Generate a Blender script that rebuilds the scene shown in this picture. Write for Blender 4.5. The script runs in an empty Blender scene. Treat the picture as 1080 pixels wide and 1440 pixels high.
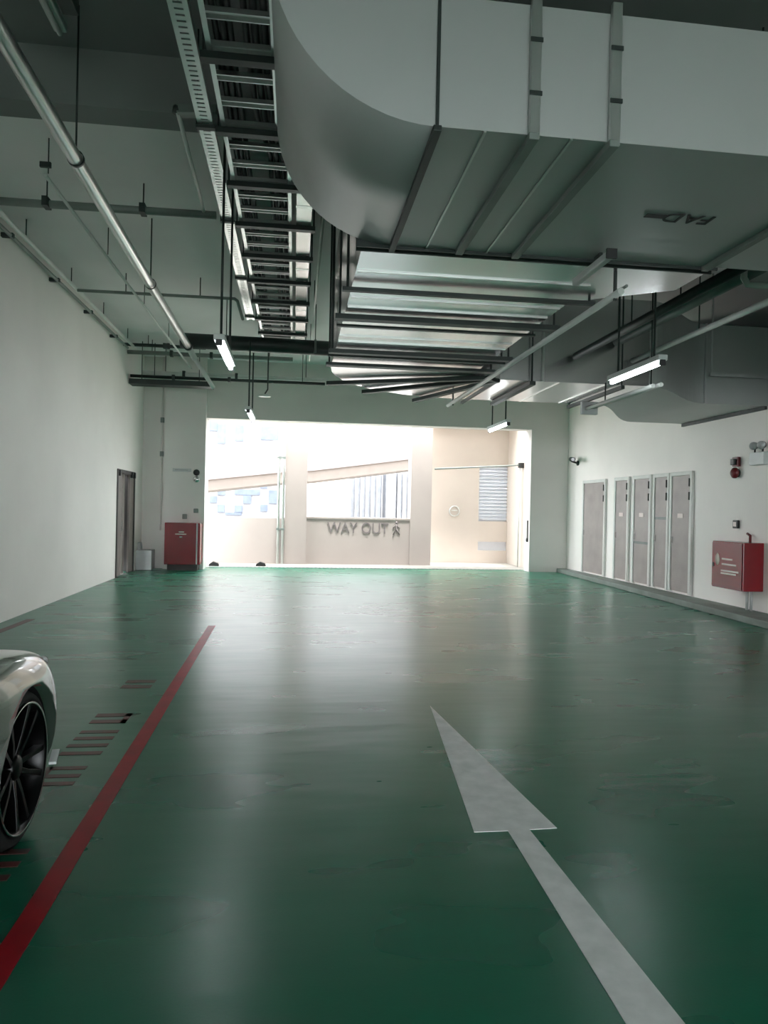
import bpy, bmesh, math, random
from mathutils import Vector, Matrix
random.seed(4)
S = bpy.context.scene
COL = S.collection
PI = math.pi

# ------------------------------------------------------------------ camera, sky, sun, exposure
cam_d = bpy.data.cameras.new('camera'); cam = bpy.data.objects.new('camera', cam_d); COL.objects.link(cam)
cam_d.sensor_fit = 'VERTICAL'; cam_d.sensor_height = 36; cam_d.lens = 25.0
cam_d.clip_start = .05; cam_d.clip_end = 400
R = ((0.99193761, 0.02020955, 0.1251054), (-0.12500935, -0.00595283, 0.99213771), (0.02079538, -0.99977804, -0.00337845))
cam.matrix_world = Matrix(((R[0][0], -R[0][1], -R[0][2], 0), (R[1][0], -R[1][1], -R[1][2], 0), (R[2][0], -R[2][1], -R[2][2], 1.5), (0, 0, 0, 1)))
S.camera = cam
W = bpy.data.worlds.new('overcast_sky'); S.world = W; W.use_nodes = True
bgn = W.node_tree.nodes['Background']; bgn.inputs[0].default_value = (.92, .97, 1.0, 1); bgn.inputs[1].default_value = 7.0
sun_d = bpy.data.lights.new('sun', 'SUN'); sun = bpy.data.objects.new('sun', sun_d); COL.objects.link(sun)
sun_d.energy = 6.0; sun_d.angle = .2; sun_d.color = (1, .97, .94)
sun.rotation_euler = Vector((-.06, .21, -1.0)).to_track_quat('-Z', 'Y').to_euler(); sun.location = (0, 0, 30)
vs = S.view_settings
vs.view_transform = 'Standard'; vs.look = 'None'; vs.gamma = 1; vs.use_curve_mapping = False
vs.exposure = 1.0
S.cycles.max_bounces = 10; S.cycles.diffuse_bounces = 7; S.cycles.glossy_bounces = 5
S.cycles.use_denoising = True; S.cycles.caustics_reflective = False; S.cycles.caustics_refractive = False
S.cycles.sample_clamp_indirect = 8

# ------------------------------------------------------------------ materials
def lin(c): return tuple((v / 12.92 if v <= .04045 else ((v + .055) / 1.055) ** 2.4) for v in (x / 255 for x in c))
MATS = {}
def mat(name, rgb, rough=.6, metal=0, var=.08, scale=3.0, bump=0, bscale=60, spec=.5, emit=0, stretch=None, rvar=0, rgb2=None, coat=0):
    m = bpy.data.materials.new(name); m.use_nodes = True; MATS[name] = m
    nt = m.node_tree; N = nt.nodes; L = nt.links; b = N['Principled BSDF']
    c = lin(rgb)
    b.inputs['Roughness'].default_value = rough; b.inputs['Metallic'].default_value = metal
    b.inputs['Specular IOR Level'].default_value = spec
    if coat: b.inputs['Coat Weight'].default_value = coat; b.inputs['Coat Roughness'].default_value = .06
    tc = N.new('ShaderNodeTexCoord'); mp = N.new('ShaderNodeMapping'); L.new(tc.outputs['Object'], mp.inputs[0])
    if stretch: mp.inputs['Scale'].default_value = stretch
    nz = N.new('ShaderNodeTexNoise'); nz.inputs['Scale'].default_value = scale; nz.inputs['Detail'].default_value = 5
    L.new(mp.outputs[0], nz.inputs[0])
    mx = N.new('ShaderNodeMix'); mx.data_type = 'RGBA'
    c2 = lin(rgb2) if rgb2 else tuple(v * (1 - 2 * var) for v in c)
    hi = c if rgb2 else tuple(min(1, v * (1 + var)) for v in c)
    mx.inputs[6].default_value = (*c2, 1); mx.inputs[7].default_value = (*hi, 1)
    rp = N.new('ShaderNodeValToRGB'); rp.color_ramp.elements[0].position = .3; rp.color_ramp.elements[1].position = .65
    L.new(nz.outputs['Fac'], rp.inputs[0]); L.new(rp.outputs[0], mx.inputs[0]); L.new(mx.outputs[2], b.inputs['Base Color'])
    if rvar:
        mr = N.new('ShaderNodeMapRange'); mr.inputs['To Min'].default_value = rough - rvar; mr.inputs['To Max'].default_value = rough + rvar
        L.new(nz.outputs['Fac'], mr.inputs[0]); L.new(mr.outputs[0], b.inputs['Roughness'])
    if bump:
        n2 = N.new('ShaderNodeTexNoise'); n2.inputs['Scale'].default_value = bscale; n2.inputs['Detail'].default_value = 3
        L.new(mp.outputs[0], n2.inputs[0])
        bp = N.new('ShaderNodeBump'); bp.inputs['Strength'].default_value = bump; bp.inputs['Distance'].default_value = .02
        L.new(n2.outputs['Fac'], bp.inputs['Height']); L.new(bp.outputs[0], b.inputs['Normal'])
    if emit:
        b.inputs['Emission Color'].default_value = (*c, 1); b.inputs['Emission Strength'].default_value = emit
    return m
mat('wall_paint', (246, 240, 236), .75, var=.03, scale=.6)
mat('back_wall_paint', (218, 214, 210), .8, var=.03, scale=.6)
mat('ceiling_paint', (222, 220, 220), .9, var=.05, scale=.5)
mat('duct_matte', (178, 181, 180), .5, metal=.55, var=.02, scale=1.2)
mat('louvre_white', (222, 226, 234), .5, var=.03)
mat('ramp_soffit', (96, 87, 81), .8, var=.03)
mat('void_shade', (70, 72, 74), .9, var=.06, scale=.7)  # dark tone stands in for shade in the void above the right wall
mat('near_ceiling_shade', (128, 130, 130), .9, var=.06, scale=.7)  # darker grey paints the shade on the near ceiling and beam
mat('trunking_white', (240, 238, 236), .22, metal=.7, var=.02)
mat('kerb_paint', (120, 128, 122), .6, var=.1)
mat('exterior_beige', (172, 162, 157), .85, var=.03, scale=.8)
mat('exterior_cream', (205, 194, 184), .85, var=.03, scale=.8)
mat('exterior_floor', (150, 147, 141), .7, var=.08, scale=2)
mat('facade_white', (122, 121, 124), .8, var=.03)
mat('facade_blue', (72, 80, 96), .5, var=.12)
mat('ramp_pink', (106, 97, 95), .8, var=.03)
mat('curtain_glass', (128, 131, 138), .3, var=.08)
mat('galvanised', (200, 203, 200), .3, metal=.9, var=.05, scale=3, bump=.03, bscale=3, rvar=.03)
mat('duct_metal', (214, 212, 213), .24, metal=.9, var=.02, scale=1.2, bump=.05, bscale=.9, rvar=.03)
mat('white_pipe', (205, 208, 204), .45, var=.05)
mat('grey_pipe', (120, 128, 124), .5, var=.08)
mat('dark_steel', (44, 52, 50), .5, metal=.3, var=.15)
mat('black_cable', (22, 24, 24), .55, var=.2)
mat('black_plastic', (24, 25, 26), .45, var=.15)
mat('louvre_grey', (160, 150, 146), .5, var=.06)
mat('door_frame_white', (214, 214, 210), .55, var=.03)
mat('door_dark', (60, 56, 54), .6, var=.15)
mat('door_brown', (128, 118, 114), .6, var=.08)
mat('red_enamel', (128, 14, 28), .25, var=.08, scale=2, coat=.4)
mat('white_mark', (220, 205, 200), .5, var=.05)
mat('glass_disc', (205, 190, 180), .15, var=.05)
mat('tube_glow', (240, 248, 250), .4, emit=23)
mat('batten_white', (196, 200, 198), .4, var=.04)
mat('lettering_grey', (120, 112, 112), .6, var=.1)
mat('lettering_black', (14, 18, 16), .6, var=.1)
mat('chrome', (210, 212, 212), .18, metal=1, var=.05)
mat('rubber', (16, 16, 17), .75, var=.2, bump=.1)
mat('car_paint', (112, 120, 112), .2, metal=.75, var=.02, coat=1.0)
mat('car_glass', (18, 22, 22), .06, var=.1)
mat('wheel_black', (15, 15, 16), .3, metal=.6, var=.1)
mat('arch_black', (5, 5, 5), .9, var=.1)
mat('lamp_glass', (225, 230, 230), .1, var=.05)
mat('red_lamp', (96, 18, 24), .3, var=.1)
mat('pale_metal', (182, 184, 184), .45, metal=.4, var=.06)
mat('arrow_paint', (236, 238, 238), .5, rgb2=(214, 218, 217), scale=9, spec=.4)
mat('red_paint', (160, 6, 26), .42, spec=.25, rgb2=(136, 10, 24), scale=6)
mat('faded_red_paint', (96, 38, 38), .42, rgb2=(48, 54, 46), scale=7, stretch=(1, 3, 1))
def floor_mat():
    m = bpy.data.materials.new('green_epoxy'); m.use_nodes = True; MATS['green_epoxy'] = m
    nt = m.node_tree; N = nt.nodes; L = nt.links; b = N['Principled BSDF']
    tc = N.new('ShaderNodeTexCoord')
    def noise(scale, st=(1, 1, 1), det=5):
        mp = N.new('ShaderNodeMapping'); mp.inputs['Scale'].default_value = st; L.new(tc.outputs['Object'], mp.inputs[0])
        n = N.new('ShaderNodeTexNoise'); n.inputs['Scale'].default_value = scale; n.inputs['Detail'].default_value = det
        L.new(mp.outputs[0], n.inputs[0]); return n
    a = noise(1.3); r = N.new('ShaderNodeValToRGB')
    e = r.color_ramp.elements; e[0].position = .2; e[0].color = (*lin((8, 94, 70)), 1); e[1].position = .8; e[1].color = (*lin((17, 108, 84)), 1)
    L.new(a.outputs['Fac'], r.inputs[0]); L.new(r.outputs[0], b.inputs['Base Color'])
    q = noise(1.6, (.55, 1.6, 1), 2); mr = N.new('ShaderNodeMapRange')
    mr.inputs['From Min'].default_value = .1; mr.inputs['From Max'].default_value = .9
    mr.inputs['To Min'].default_value = .24; mr.inputs['To Max'].default_value = .33
    L.new(q.outputs['Fac'], mr.inputs[0]); L.new(mr.outputs[0], b.inputs['Roughness'])
    b.inputs['Specular IOR Level'].default_value = .52
    w = noise(2.2, (.5, 1.7, 1), 2); f = noise(90, (1, 1, 1), 2)
    b1 = N.new('ShaderNodeBump'); b1.inputs['Strength'].default_value = .11; b1.inputs['Distance'].default_value = .04; L.new(w.outputs['Fac'], b1.inputs['Height'])
    b2 = N.new('ShaderNodeBump'); b2.inputs['Strength'].default_value = .07; b2.inputs['Distance'].default_value = .004; L.new(f.outputs['Fac'], b2.inputs['Height'])
    L.new(b1.outputs[0], b2.inputs['Normal']); L.new(b2.outputs[0], b.inputs['Normal'])
floor_mat()

# ------------------------------------------------------------------ mesh builder
class MB:
    def __init__(s): s.bm = bmesh.new()
    def box(s, x0, y0, z0, x1, y1, z1):
        v = [s.bm.verts.new(p) for p in ((x0, y0, z0), (x1, y0, z0), (x1, y1, z0), (x0, y1, z0), (x0, y0, z1), (x1, y0, z1), (x1, y1, z1), (x0, y1, z1))]
        for f in ((3, 2, 1, 0), (4, 5, 6, 7), (0, 1, 5, 4), (1, 2, 6, 5), (2, 3, 7, 6), (3, 0, 4, 7)): s.bm.faces.new([v[i] for i in f])
        return s
    def bar(s, p, q, w, h, up=(0, 0, 1)):
        p = Vector(p); q = Vector(q); d = (q - p).normalized(); up = Vector(up)
        if abs(d.dot(up)) > .98: up = Vector((1, 0, 0))
        a = d.cross(up).normalized(); b = a.cross(d).normalized(); v = []
        for c in (p, q):
            for i, j in ((-1, -1), (1, -1), (1, 1), (-1, 1)): v.append(s.bm.verts.new(c + a * i * w / 2 + b * j * h / 2))
        for f in ((0, 1, 2, 3), (7, 6, 5, 4), (0, 4, 5, 1), (1, 5, 6, 2), (2, 6, 7, 3), (3, 7, 4, 0)): s.bm.faces.new([v[i] for i in f])
        return s
    def tube(s, pts, r, seg=14, caps=True):
        pts = [Vector(p) for p in pts]; rings = []
        n = len(pts); rs = r if isinstance(r, (list, tuple)) else [r] * n
        ref = None
        for i, p in enumerate(pts):
            t = ((pts[i + 1] - p) if i == 0 else (p - pts[i - 1]) if i == n - 1 else ((pts[i + 1] - p).normalized() + (p - pts[i - 1]).normalized())).normalized()
            if ref is None: ref = Vector((0, 0, 1)) if abs(t.z) < .9 else Vector((1, 0, 0))
            a = t.cross(ref).normalized(); b = a.cross(t).normalized(); ref = b
            k = 1
            if 0 < i < n - 1:
                cs = (p - pts[i - 1]).normalized().dot(t); k = 1 / max(cs, .5)
            rings.append([s.bm.verts.new(p + (a * math.cos(2 * PI * j / seg) + b * math.sin(2 * PI * j / seg)) * rs[i]) for j in range(seg)])
        for A, B in zip(rings, rings[1:]):
            for j in range(seg):
                f = s.bm.faces.new((A[j], A[(j + 1) % seg], B[(j + 1) % seg], B[j])); f.smooth = True
        if caps: s.bm.faces.new(rings[0][::-1]); s.bm.faces.new(rings[-1])
        return s
    def prism(s, poly, axis, a, b, smooth=False):
        def P(u, v, t): return {'x': (t, u, v), 'y': (u, t, v), 'z': (u, v, t)}[axis]
        A = [s.bm.verts.new(P(u, v, a)) for u, v in poly]; B = [s.bm.verts.new(P(u, v, b)) for u, v in poly]
        s.bm.faces.new(A[::-1]); s.bm.faces.new(B)
        for i in range(len(poly)):
            j = (i + 1) % len(poly); f = s.bm.faces.new((A[i], A[j], B[j], B[i])); f.smooth = smooth
        return s
    def lathe(s, prof, c, axis, seg=32):
        ax = Vector(axis).normalized(); t = Vector((0, 0, 1)) if abs(ax.z) < .9 else Vector((1, 0, 0))
        a = ax.cross(t).normalized(); b = ax.cross(a).normalized(); c = Vector(c); rings = []
        for r, h in prof: rings.append([s.bm.verts.new(c + ax * h + (a * math.cos(2 * PI * j / seg) + b * math.sin(2 * PI * j / seg)) * max(r, 1e-4)) for j in range(seg)])
        for A, B in zip(rings, rings[1:]):
            for j in range(seg):
                f = s.bm.faces.new((A[j], A[(j + 1) % seg], B[(j + 1) % seg], B[j])); f.smooth = True
        return s
    def loft(s, rings, closed=True, caps=True, smooth=True):
        V = [[s.bm.verts.new(p) for p in r] for r in rings]; n = len(V[0])
        for A, B in zip(V, V[1:]):
            for j in range(n if closed else n - 1):
                f = s.bm.faces.new((A[j], A[(j + 1) % n], B[(j + 1) % n], B[j])); f.smooth = smooth
        if caps: s.bm.faces.new(V[0][::-1]); s.bm.faces.new(V[-1])
        return s
    def build(s, name, m, parent=None, bevel=0, mods=None):
        bm = s.bm
        bmesh.ops.recalc_face_normals(bm, faces=bm.faces)
        if parent is not None: off = WORLD[parent.name]
        else:
            vs_ = [v.co for v in bm.verts]
            off = Vector(((min(v.x for v in vs_) + max(v.x for v in vs_)) / 2, (min(v.y for v in vs_) + max(v.y for v in vs_)) / 2, min(v.z for v in vs_)))
        bmesh.ops.translate(bm, verts=bm.verts, vec=-off)
        me = bpy.data.meshes.new(name); bm.to_mesh(me); bm.free()
        me.materials.append(MATS[m]); o = bpy.data.objects.new(name, me); COL.objects.link(o)
        if parent is not None: o.parent = parent; WORLD[o.name] = off
        else: o.location = off; WORLD[o.name] = off
        if bevel:
            md = o.modifiers.new('bevel', 'BEVEL'); md.width = bevel; md.segments = 2; md.limit_method = 'ANGLE'
        return o
WORLD = {}
def thing(name, label, cat, loc, group=None):
    o = bpy.data.objects.new(name, None); COL.objects.link(o); o.empty_display_size = .1
    o.location = loc; WORLD[o.name] = Vector(loc); tag(o, label, cat, group); return o
def tag(o, label, cat, group=None):
    o['label'] = label; o['category'] = cat
    if group: o['group'] = group
    return o
def struct(o, label=None):
    o['kind'] = 'structure'
    if label: o['label'] = label
    return o
def dup(o, loc, label=None, parent=None):
    c = o.copy(); COL.objects.link(c)
    if parent is not None: c.parent = parent
    else:
        c.location = loc; WORLD[c.name] = Vector(loc)
        if label: c['label'] = label
    for ch in list(o.children): dup(ch, None, None, c)
    return c
ORD = ['first', 'second', 'third', 'fourth', 'fifth', 'sixth', 'seventh', 'eighth', 'ninth', 'tenth', 'eleventh', 'twelfth']
def text_mesh(name, body, size, depth, m, mw, parent=None):
    cu = bpy.data.curves.new(name, 'FONT'); cu.body = body; cu.size = size; cu.extrude = depth; cu.align_x = 'CENTER'; cu.align_y = 'CENTER'
    t = bpy.data.objects.new(name + '_src', cu); COL.objects.link(t)
    dg = bpy.context.evaluated_depsgraph_get(); me = bpy.data.meshes.new_from_object(t.evaluated_get(dg))
    bpy.data.objects.remove(t); bpy.data.curves.remove(cu)
    me.name = name; me.materials.clear(); me.materials.append(MATS[m])
    o = bpy.data.objects.new(name, me); COL.objects.link(o)
    if parent is not None:
        o.parent = parent; o.matrix_basis = Matrix.Translation(-WORLD[parent.name]) @ mw
    else: o.matrix_world = mw
    return o

# ------------------------------------------------------------------ the setting
XL, XR, YB = -3.58, 6.9, 17.4
YN = -9.0
CF, CN, YS = 5.0, 5.5, 6.56          # far ceiling, near ceiling, the step between them
struct(MB().box(XL - .2, YN, -.2, 9.2, 17.9, 0).build('floor', 'green_epoxy'))
struct(MB().box(-30, 17.9, -.22, 30, 60, -.004).build('floor_outside', 'exterior_floor'))
struct(MB().box(-30, -40, -.25, 30, YN, -.02).build('floor_behind', 'kerb_paint'))
c = MB(); c.box(XL - .2, YS + .3, CF, 9.2, 17.8, 5.9)
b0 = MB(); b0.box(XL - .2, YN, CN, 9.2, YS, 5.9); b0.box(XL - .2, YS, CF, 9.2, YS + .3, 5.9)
struct(b0.build('ceiling_near', 'near_ceiling_shade'))
struct(MB().box(9.2, YN, 0, 9.4, 17.8, 5.9).box(XR + .25, 12.1, 0, 9.2, 12.3, 5.9).box(XR + .25, 3.8, 0, 9.2, 4.0, 5.9).build('wall_light_stop', 'void_shade'))  # walls added to keep stray daylight out on the right
struct(c.build('ceiling', 'ceiling_paint'))
w = MB(); w.box(XL - .2, YN, 0, XL, 14.98, CN); w.box(XL - .2, 16.58, 0, XL, YB + .4, CN); w.box(XL - .2, 14.98, 2.22, XL, 16.58, CN)
w.box(XL - .5, 14.9, 0, XL - .45, 16.7, 2.3)
struct(w.build('wall_left', 'wall_paint'))
w = MB()
w.box(XR, YN, 0, XR + .25, 4.0, CN); w.box(XR, 4.0, 0, XR + .25, 12.1, 3.149); w.box(XR, 12.1, 0, XR + .25, YB + .4, CN)
struct(w.build('wall_right', 'wall_paint'))
OL, OR, OT = -2.11, 5.92, 3.6
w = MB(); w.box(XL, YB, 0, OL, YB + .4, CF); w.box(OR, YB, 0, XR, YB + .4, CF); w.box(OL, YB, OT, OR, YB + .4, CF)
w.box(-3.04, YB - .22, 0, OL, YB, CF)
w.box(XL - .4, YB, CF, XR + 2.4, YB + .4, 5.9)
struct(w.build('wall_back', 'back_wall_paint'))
w = MB(); w.box(XL, YN - .2, 0, -2.9, YN, CN); w.box(6.2, YN - .2, 0, XR, YN, CN); w.box(-2.9, YN - .2, 3.3, 6.2, YN, CN)  # unseen end wall, added with an opening sized to light the near duct
struct(w.build('wall_front', 'wall_paint'))
w = MB(); w.prism([(6.64, 17.38), (6.90, 17.38), (6.90, YN), (6.02, YN), (6.33, 8.8)], 'z', 0, .1)
struct(w.build('trim_1', 'kerb_paint', bevel=.012), 'raised grey kerb along the foot of the right wall')
w = MB(); w.box(OL, 17.86, -.01, OR, 17.98, .006)
for i in range(80): w.box(OL + .05 + i * .1, 17.87, .006, OL + .09 + i * .1, 17.97, .012)
struct(w.build('trim_2', 'grey_pipe'), 'drain channel across the threshold of the opening')

# doors
def louvre_door(n, y0, y1, label, seam, plate):
    f = MB(); e = .07; z0, z1 = .14, 2.22
    for a, b, c_, d in ((y0 - e, y0, z0 - .02, z1 + e), (y1, y1 + e, z0 - .02, z1 + e), (y0, y1, z1, z1 + e)): f.box(XR - .05, a, c_, XR, b, d)
    root = struct(f.build('door_%d' % n, 'door_frame_white', bevel=.006), label)
    p = MB(); p.box(XR - .03, y0 + .004, z0, XR - .001, y1 - .004, z1 - .004)
    k = int((z1 - z0) / .04)
    for i in range(k): p.bar((XR - .032, y0 + .03, z0 + .03 + i * .04), (XR - .032, y1 - .03, z0 + .03 + i * .04), .006, .012)
    p.build('door_leaf', 'louvre_grey', root)
    for z in (2.02, 1.78): MB().tube([(XR - .055, y0 + .0, z), (XR - .055, y0 + .0, z + .14)], .014, 10).build('hinge', 'black_plastic', root)
    MB().bar((XR - .045, y1 - .05, 1.0), (XR - .045, y1 - .05, 1.12), .02, .02).build('handle', 'chrome', root)
    if plate: MB().box(XR - .042, (y0 + y1) / 2 - .09, 1.46, XR - .034, (y0 + y1) / 2 + .09, 1.54).build('plate', 'white_mark', root)
    if seam: MB().box(XR - .042, y0 + .01, seam, XR - .03, y1 - .01, seam + .05).build('rail', 'grey_pipe', root)
louvre_door(1, 15.16, 16.28, 'widest grey louvred cupboard door, furthest along the right wall', 0, 0)
louvre_door(2, 14.04, 14.58, 'narrow grey louvred cupboard door next to the widest one', 0, 1)
louvre_door(3, 13.12, 13.73, 'middle grey louvred cupboard door of the right wall', .92, 1)
louvre_door(4, 12.45, 12.90, 'slimmest grey louvred cupboard door of the right wall', 1.42, 0)
louvre_door(5, 11.68, 12.28, 'grey louvred cupboard door nearest the red cabinet', 0, 1)
f = MB()
for a, b in ((14.98, 15.05), (16.51, 16.58)): f.box(XL - .2, a, 0, XL + .02, b, 2.22)
f.box(XL - .2, 15.05, 2.15, XL + .02, 16.51, 2.22)
dr = struct(f.build('door_6', 'door_dark', bevel=.004), 'grey brown double door in the left wall near the back corner')
MB().box(XL - .04, 15.05, .01, XL, 15.42, 2.15).build('door_leaf', 'door_brown', dr, bevel=.004)
MB().box(XL - .04, 16.12, .01, XL, 16.51, 2.15).build('door_leaf', 'door_brown', dr, bevel=.004)
MB().box(XL - .1, 15.72, .01, XL - .05, 15.9, 2.15).build('door_leaf', 'door_brown', dr, bevel=.004)
MB().box(XL - .3, 15.05, .01, XL - .26, 16.51, 2.15).build('door_panel', 'door_dark', dr)
MB().bar((XL + .03, 15.36, .95), (XL + .03, 15.36, 1.15), .02, .03).build('handle', 'chrome', dr)
for y in (15.1, 16.2, 16.46): MB().box(XL, y - .03, 2.08, XL + .05, y + .03, 2.2).build('door_closer', 'black_plastic', dr)

# ------------------------------------------------------------------ outside the opening
YP = 19.2
w = MB()
w.box(-9, YP, -.02, 3.7, YP + .25, 1.22)
w.box(-.25, YP - .1, -.02, .33, YP + .45, 9); w.box(3.14, YP - .05, -.02, 3.72, YP + .45, 9)
w.box(.33, YP - .02, 1.22, 3.14, YP + .28, 1.27)
struct(w.build('wall_parapet', 'exterior_beige'))
w = MB()
w.box(3.72, 20.3, -.02, 5.35, 20.5, 4.4); w.box(5.35, 20.3, -.02, 6.6, 20.5, .36); w.box(5.35, 20.3, .62, 6.6, 20.5, 1.22); w.box(5.35, 20.3, 2.85, 6.6, 20.5, 4.4)
w.box(3.72, YP + .2, 4.0, 9, 20.5, 4.4)
struct(w.build('wall_bay', 'exterior_cream'))
w = MB(); w.box(6.22, 18.55, -.02, 6.95, 20.5, 9)
struct(w.build('wall_jamb', 'exterior_cream'))
lv = MB(); lv.box(5.35, 20.42, 1.22, 6.6, 20.46, 2.85)
for i in range(16): lv.box(5.37, 20.36, 1.27 + i * .1, 6.6, 20.42, 1.31 + i * .1)
struct(lv.build('window_1', 'louvre_white'))
struct(MB().box(5.35, 20.4, .36, 6.6, 20.44, .62).build('window_2', 'louvre_white'))
dp = thing('downpipe', 'pair of pale downpipes beside the outdoor column', 'pipe', (-.4, 19.1, -.02))
for x in (-.42, -.3):
    MB().tube([(x, 19.1, -.02), (x, 19.1, 6)], .035).build('pipe', 'white_pipe', dp)
for z in (.9, 2.8): MB().box(-.47, 19.06, z, -.25, 19.2, z + .05).build('bracket', 'grey_pipe', dp)
sg = text_mesh('way_out_sign', 'WAY OUT', .42, .006, 'lettering_grey', Matrix.Translation((1.72, YP - .012, .97)) @ Matrix.Diagonal((.84, 1, 1, 1)) @ Matrix.Rotation(PI / 2, 4, 'X'))
tag(sg, 'WAY OUT lettering on the low wall outside the opening', 'sign')
wf = MB(); wx = 2.76
wf.tube([(wx, YP - .01, 1.1), (wx + .01, YP - .01, .98), (wx - .08, YP - .01, .82)], .016, 6); wf.tube([(wx + .01, YP - .01, .98), (wx + .1, YP - .01, .82)], .016, 6)
wf.tube([(wx - .09, YP - .01, 1.0), (wx, YP - .01, 1.08), (wx + .1, YP - .01, 1.0)], .014, 6); wf.lathe([(0, -.01), (.035, -.01), (.035, .01), (0, .01)], (wx + .01, YP - .01, 1.15), (0, 1, 0), 12)
tag(wf.build('walking_figure_sign', 'lettering_grey'), 'faint walking figure symbol after the WAY OUT lettering', 'sign')
em = MB(); em.lathe([(.13, -.01), (.16, -.01), (.16, .01), (.13, .01), (.13, -.01)], (4.62, 20.28, 1.5), (0, 1, 0), 20); em.bar((4.53, 20.28, 1.52), (4.71, 20.28, 1.52), .01, .03)
tag(em.build('round_notice', 'door_frame_white'), 'small round pale notice on the cream bay wall outside', 'sign')
gr = thing('gate_rail', 'thin horizontal rail with a dark end box across the right bay outside', 'rail', (5, 18.9, 2.6))
MB().tube([(3.75, 18.95, 2.63), (6.15, 18.95, 2.80)], .022).build('rail', 'grey_pipe', gr)
MB().box(6.1, 18.85, 2.72, 6.24, 19.02, 2.86).build('end_box', 'black_plastic', gr, bevel=.01)
MB().tube([(6.12, 18.95, 0), (6.12, 18.95, 2.76)], .02).build('post', 'white_pipe', gr)
tag(MB().box(5.915, 17.5, .75, 5.955, 17.62, 1.3).lathe([(0, 0), (.05, 0), (.05, .04), (0, .04)], (5.93, 17.56, .8), (-1, 0, 0), 12).build('gate_switch', 'black_plastic'), 'black switch unit on the right edge of the opening', 'switch')
for nm, x, y, l in (('door_stop', -1.98, 18.2, 'dark rubber stop on the threshold at the left edge of the opening'), ('door_stop', -.82, 18.3, 'dark rubber stop on the threshold below the downpipes')):
    tag(MB().prism([(x - .13, 0), (x + .13, 0), (x + .1, .07), (x - .02, .11), (x - .11, .05)], 'y', y, y + .16).build(nm, 'black_plastic', bevel=.01), l, 'door stop')

def fx(px, Y): return Y * (px - 540 + 1000 * .1261) / 1000.0 * 1.0
b = thing('tower_block', 'white block with scattered blue grey cladding panels seen beyond the opening', 'building', (-2, 45, 0))
MB().box(-16, 45, -2, 9, 56, 11.5).build('facade', 'facade_white', b)
def wpt(px, py, Y):            # where the sight line of a spot in the photo meets the plane y = Y (used for far facades only)
    d = Vector((px - 540, py - 720, 1000)); q = Vector([sum(R[i][k] * d[k] for k in range(3)) for i in range(3)])
    t = Y / q.y; return q.x * t, 1.5 + q.z * t
for x0, y0, x1, y1 in ((85, 85, 150, 150), (150, 110, 195, 225), (255, 115, 300, 210), (405, 125, 505, 205), (205, 455, 245, 475), (150, 485, 195, 525), (250, 490, 395, 525), (300, 525, 345, 575), (105, 530, 145, 570), (400, 450, 440, 485), (150, 580, 190, 625), (250, 585, 295, 625), (400, 580, 440, 620), (450, 495, 500, 575), (195, 625, 290, 642)):
    xa, za = wpt(270 + x0 * .2407, 570 + y0 * .2407, 45); xb, zb = wpt(270 + x1 * .2407, 570 + y1 * .2407, 45)
    MB().box(xa, 44.9, zb, xb, 45.05, za).build('cladding_panel', 'facade_blue', b)
b2 = thing('office_block', 'pale office block with vertical fins seen through the middle gap', 'building', (4, 40, 0))
xa, za = wpt(492, 664, 40); xb, zb = wpt(640, 760, 40)
MB().box(xa, 40, -2, xb, 44, za).build('facade', 'curtain_glass', b2)
for i in range(14): MB().box(xa + .3 * i, 39.8, -2, xa + .3 * i + .07, 40, za).build('fin', 'facade_white', b2)
xc, _ = wpt(545, 600, 39.5); xd, _ = wpt(558, 600, 39.5)
MB().box(xc, 39.4, -2, xd, 39.7, 16).build('pillar', 'facade_white', b2)
b3 = MB(); xa, za = wpt(420, 668, 36); xb, _ = wpt(492, 668, 36); b3.box(xa, 36, -2, xb, 37, za)
tag(b3.build('annex_wall', 'exterior_cream'), 'plain beige wall under the curved ramp beyond the opening', 'wall')
rp = thing('spiral_ramp', 'curved pinkish white ramp parapet sweeping across the view outside', 'ramp', (0, 30, 3))
lo = [(250, 678), (290, 675), (340, 670), (400, 664), (440, 662), (500, 655), (575, 646), (660, 634)]; hi = [(250, 628), (290, 626), (340, 624), (400, 618), (440, 612), (500, 604), (575, 592), (660, 578)]
R1, R2, R3 = [], [], []
for (lx, ly), (hx, hy) in zip(lo, hi):
    Y = 31 - .00002 * (lx - 450) ** 2
    xa, za = wpt(lx, ly, Y); xb, zb = wpt(hx, hy, Y)
    R1.append([(xa, Y, za), (xa, Y, zb), (xa, Y + .3, zb), (xa, Y + .3, za)])
    R2.append([(xa, Y + .1, za - .45), (xa, Y + .1, za), (xa, Y + 3, za), (xa, Y + 3, za - .45)])
MB().loft(R1, smooth=False).build('parapet', 'ramp_pink', rp)
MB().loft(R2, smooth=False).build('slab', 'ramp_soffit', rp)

for px_ in (418, 590):
    xa, _ = wpt(px_, 650, 32); MB().tube([(xa, 32.2, -.1), (xa, 32.2, 3.4)], .4, 20).build('pillar', 'ramp_soffit', rp)
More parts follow.
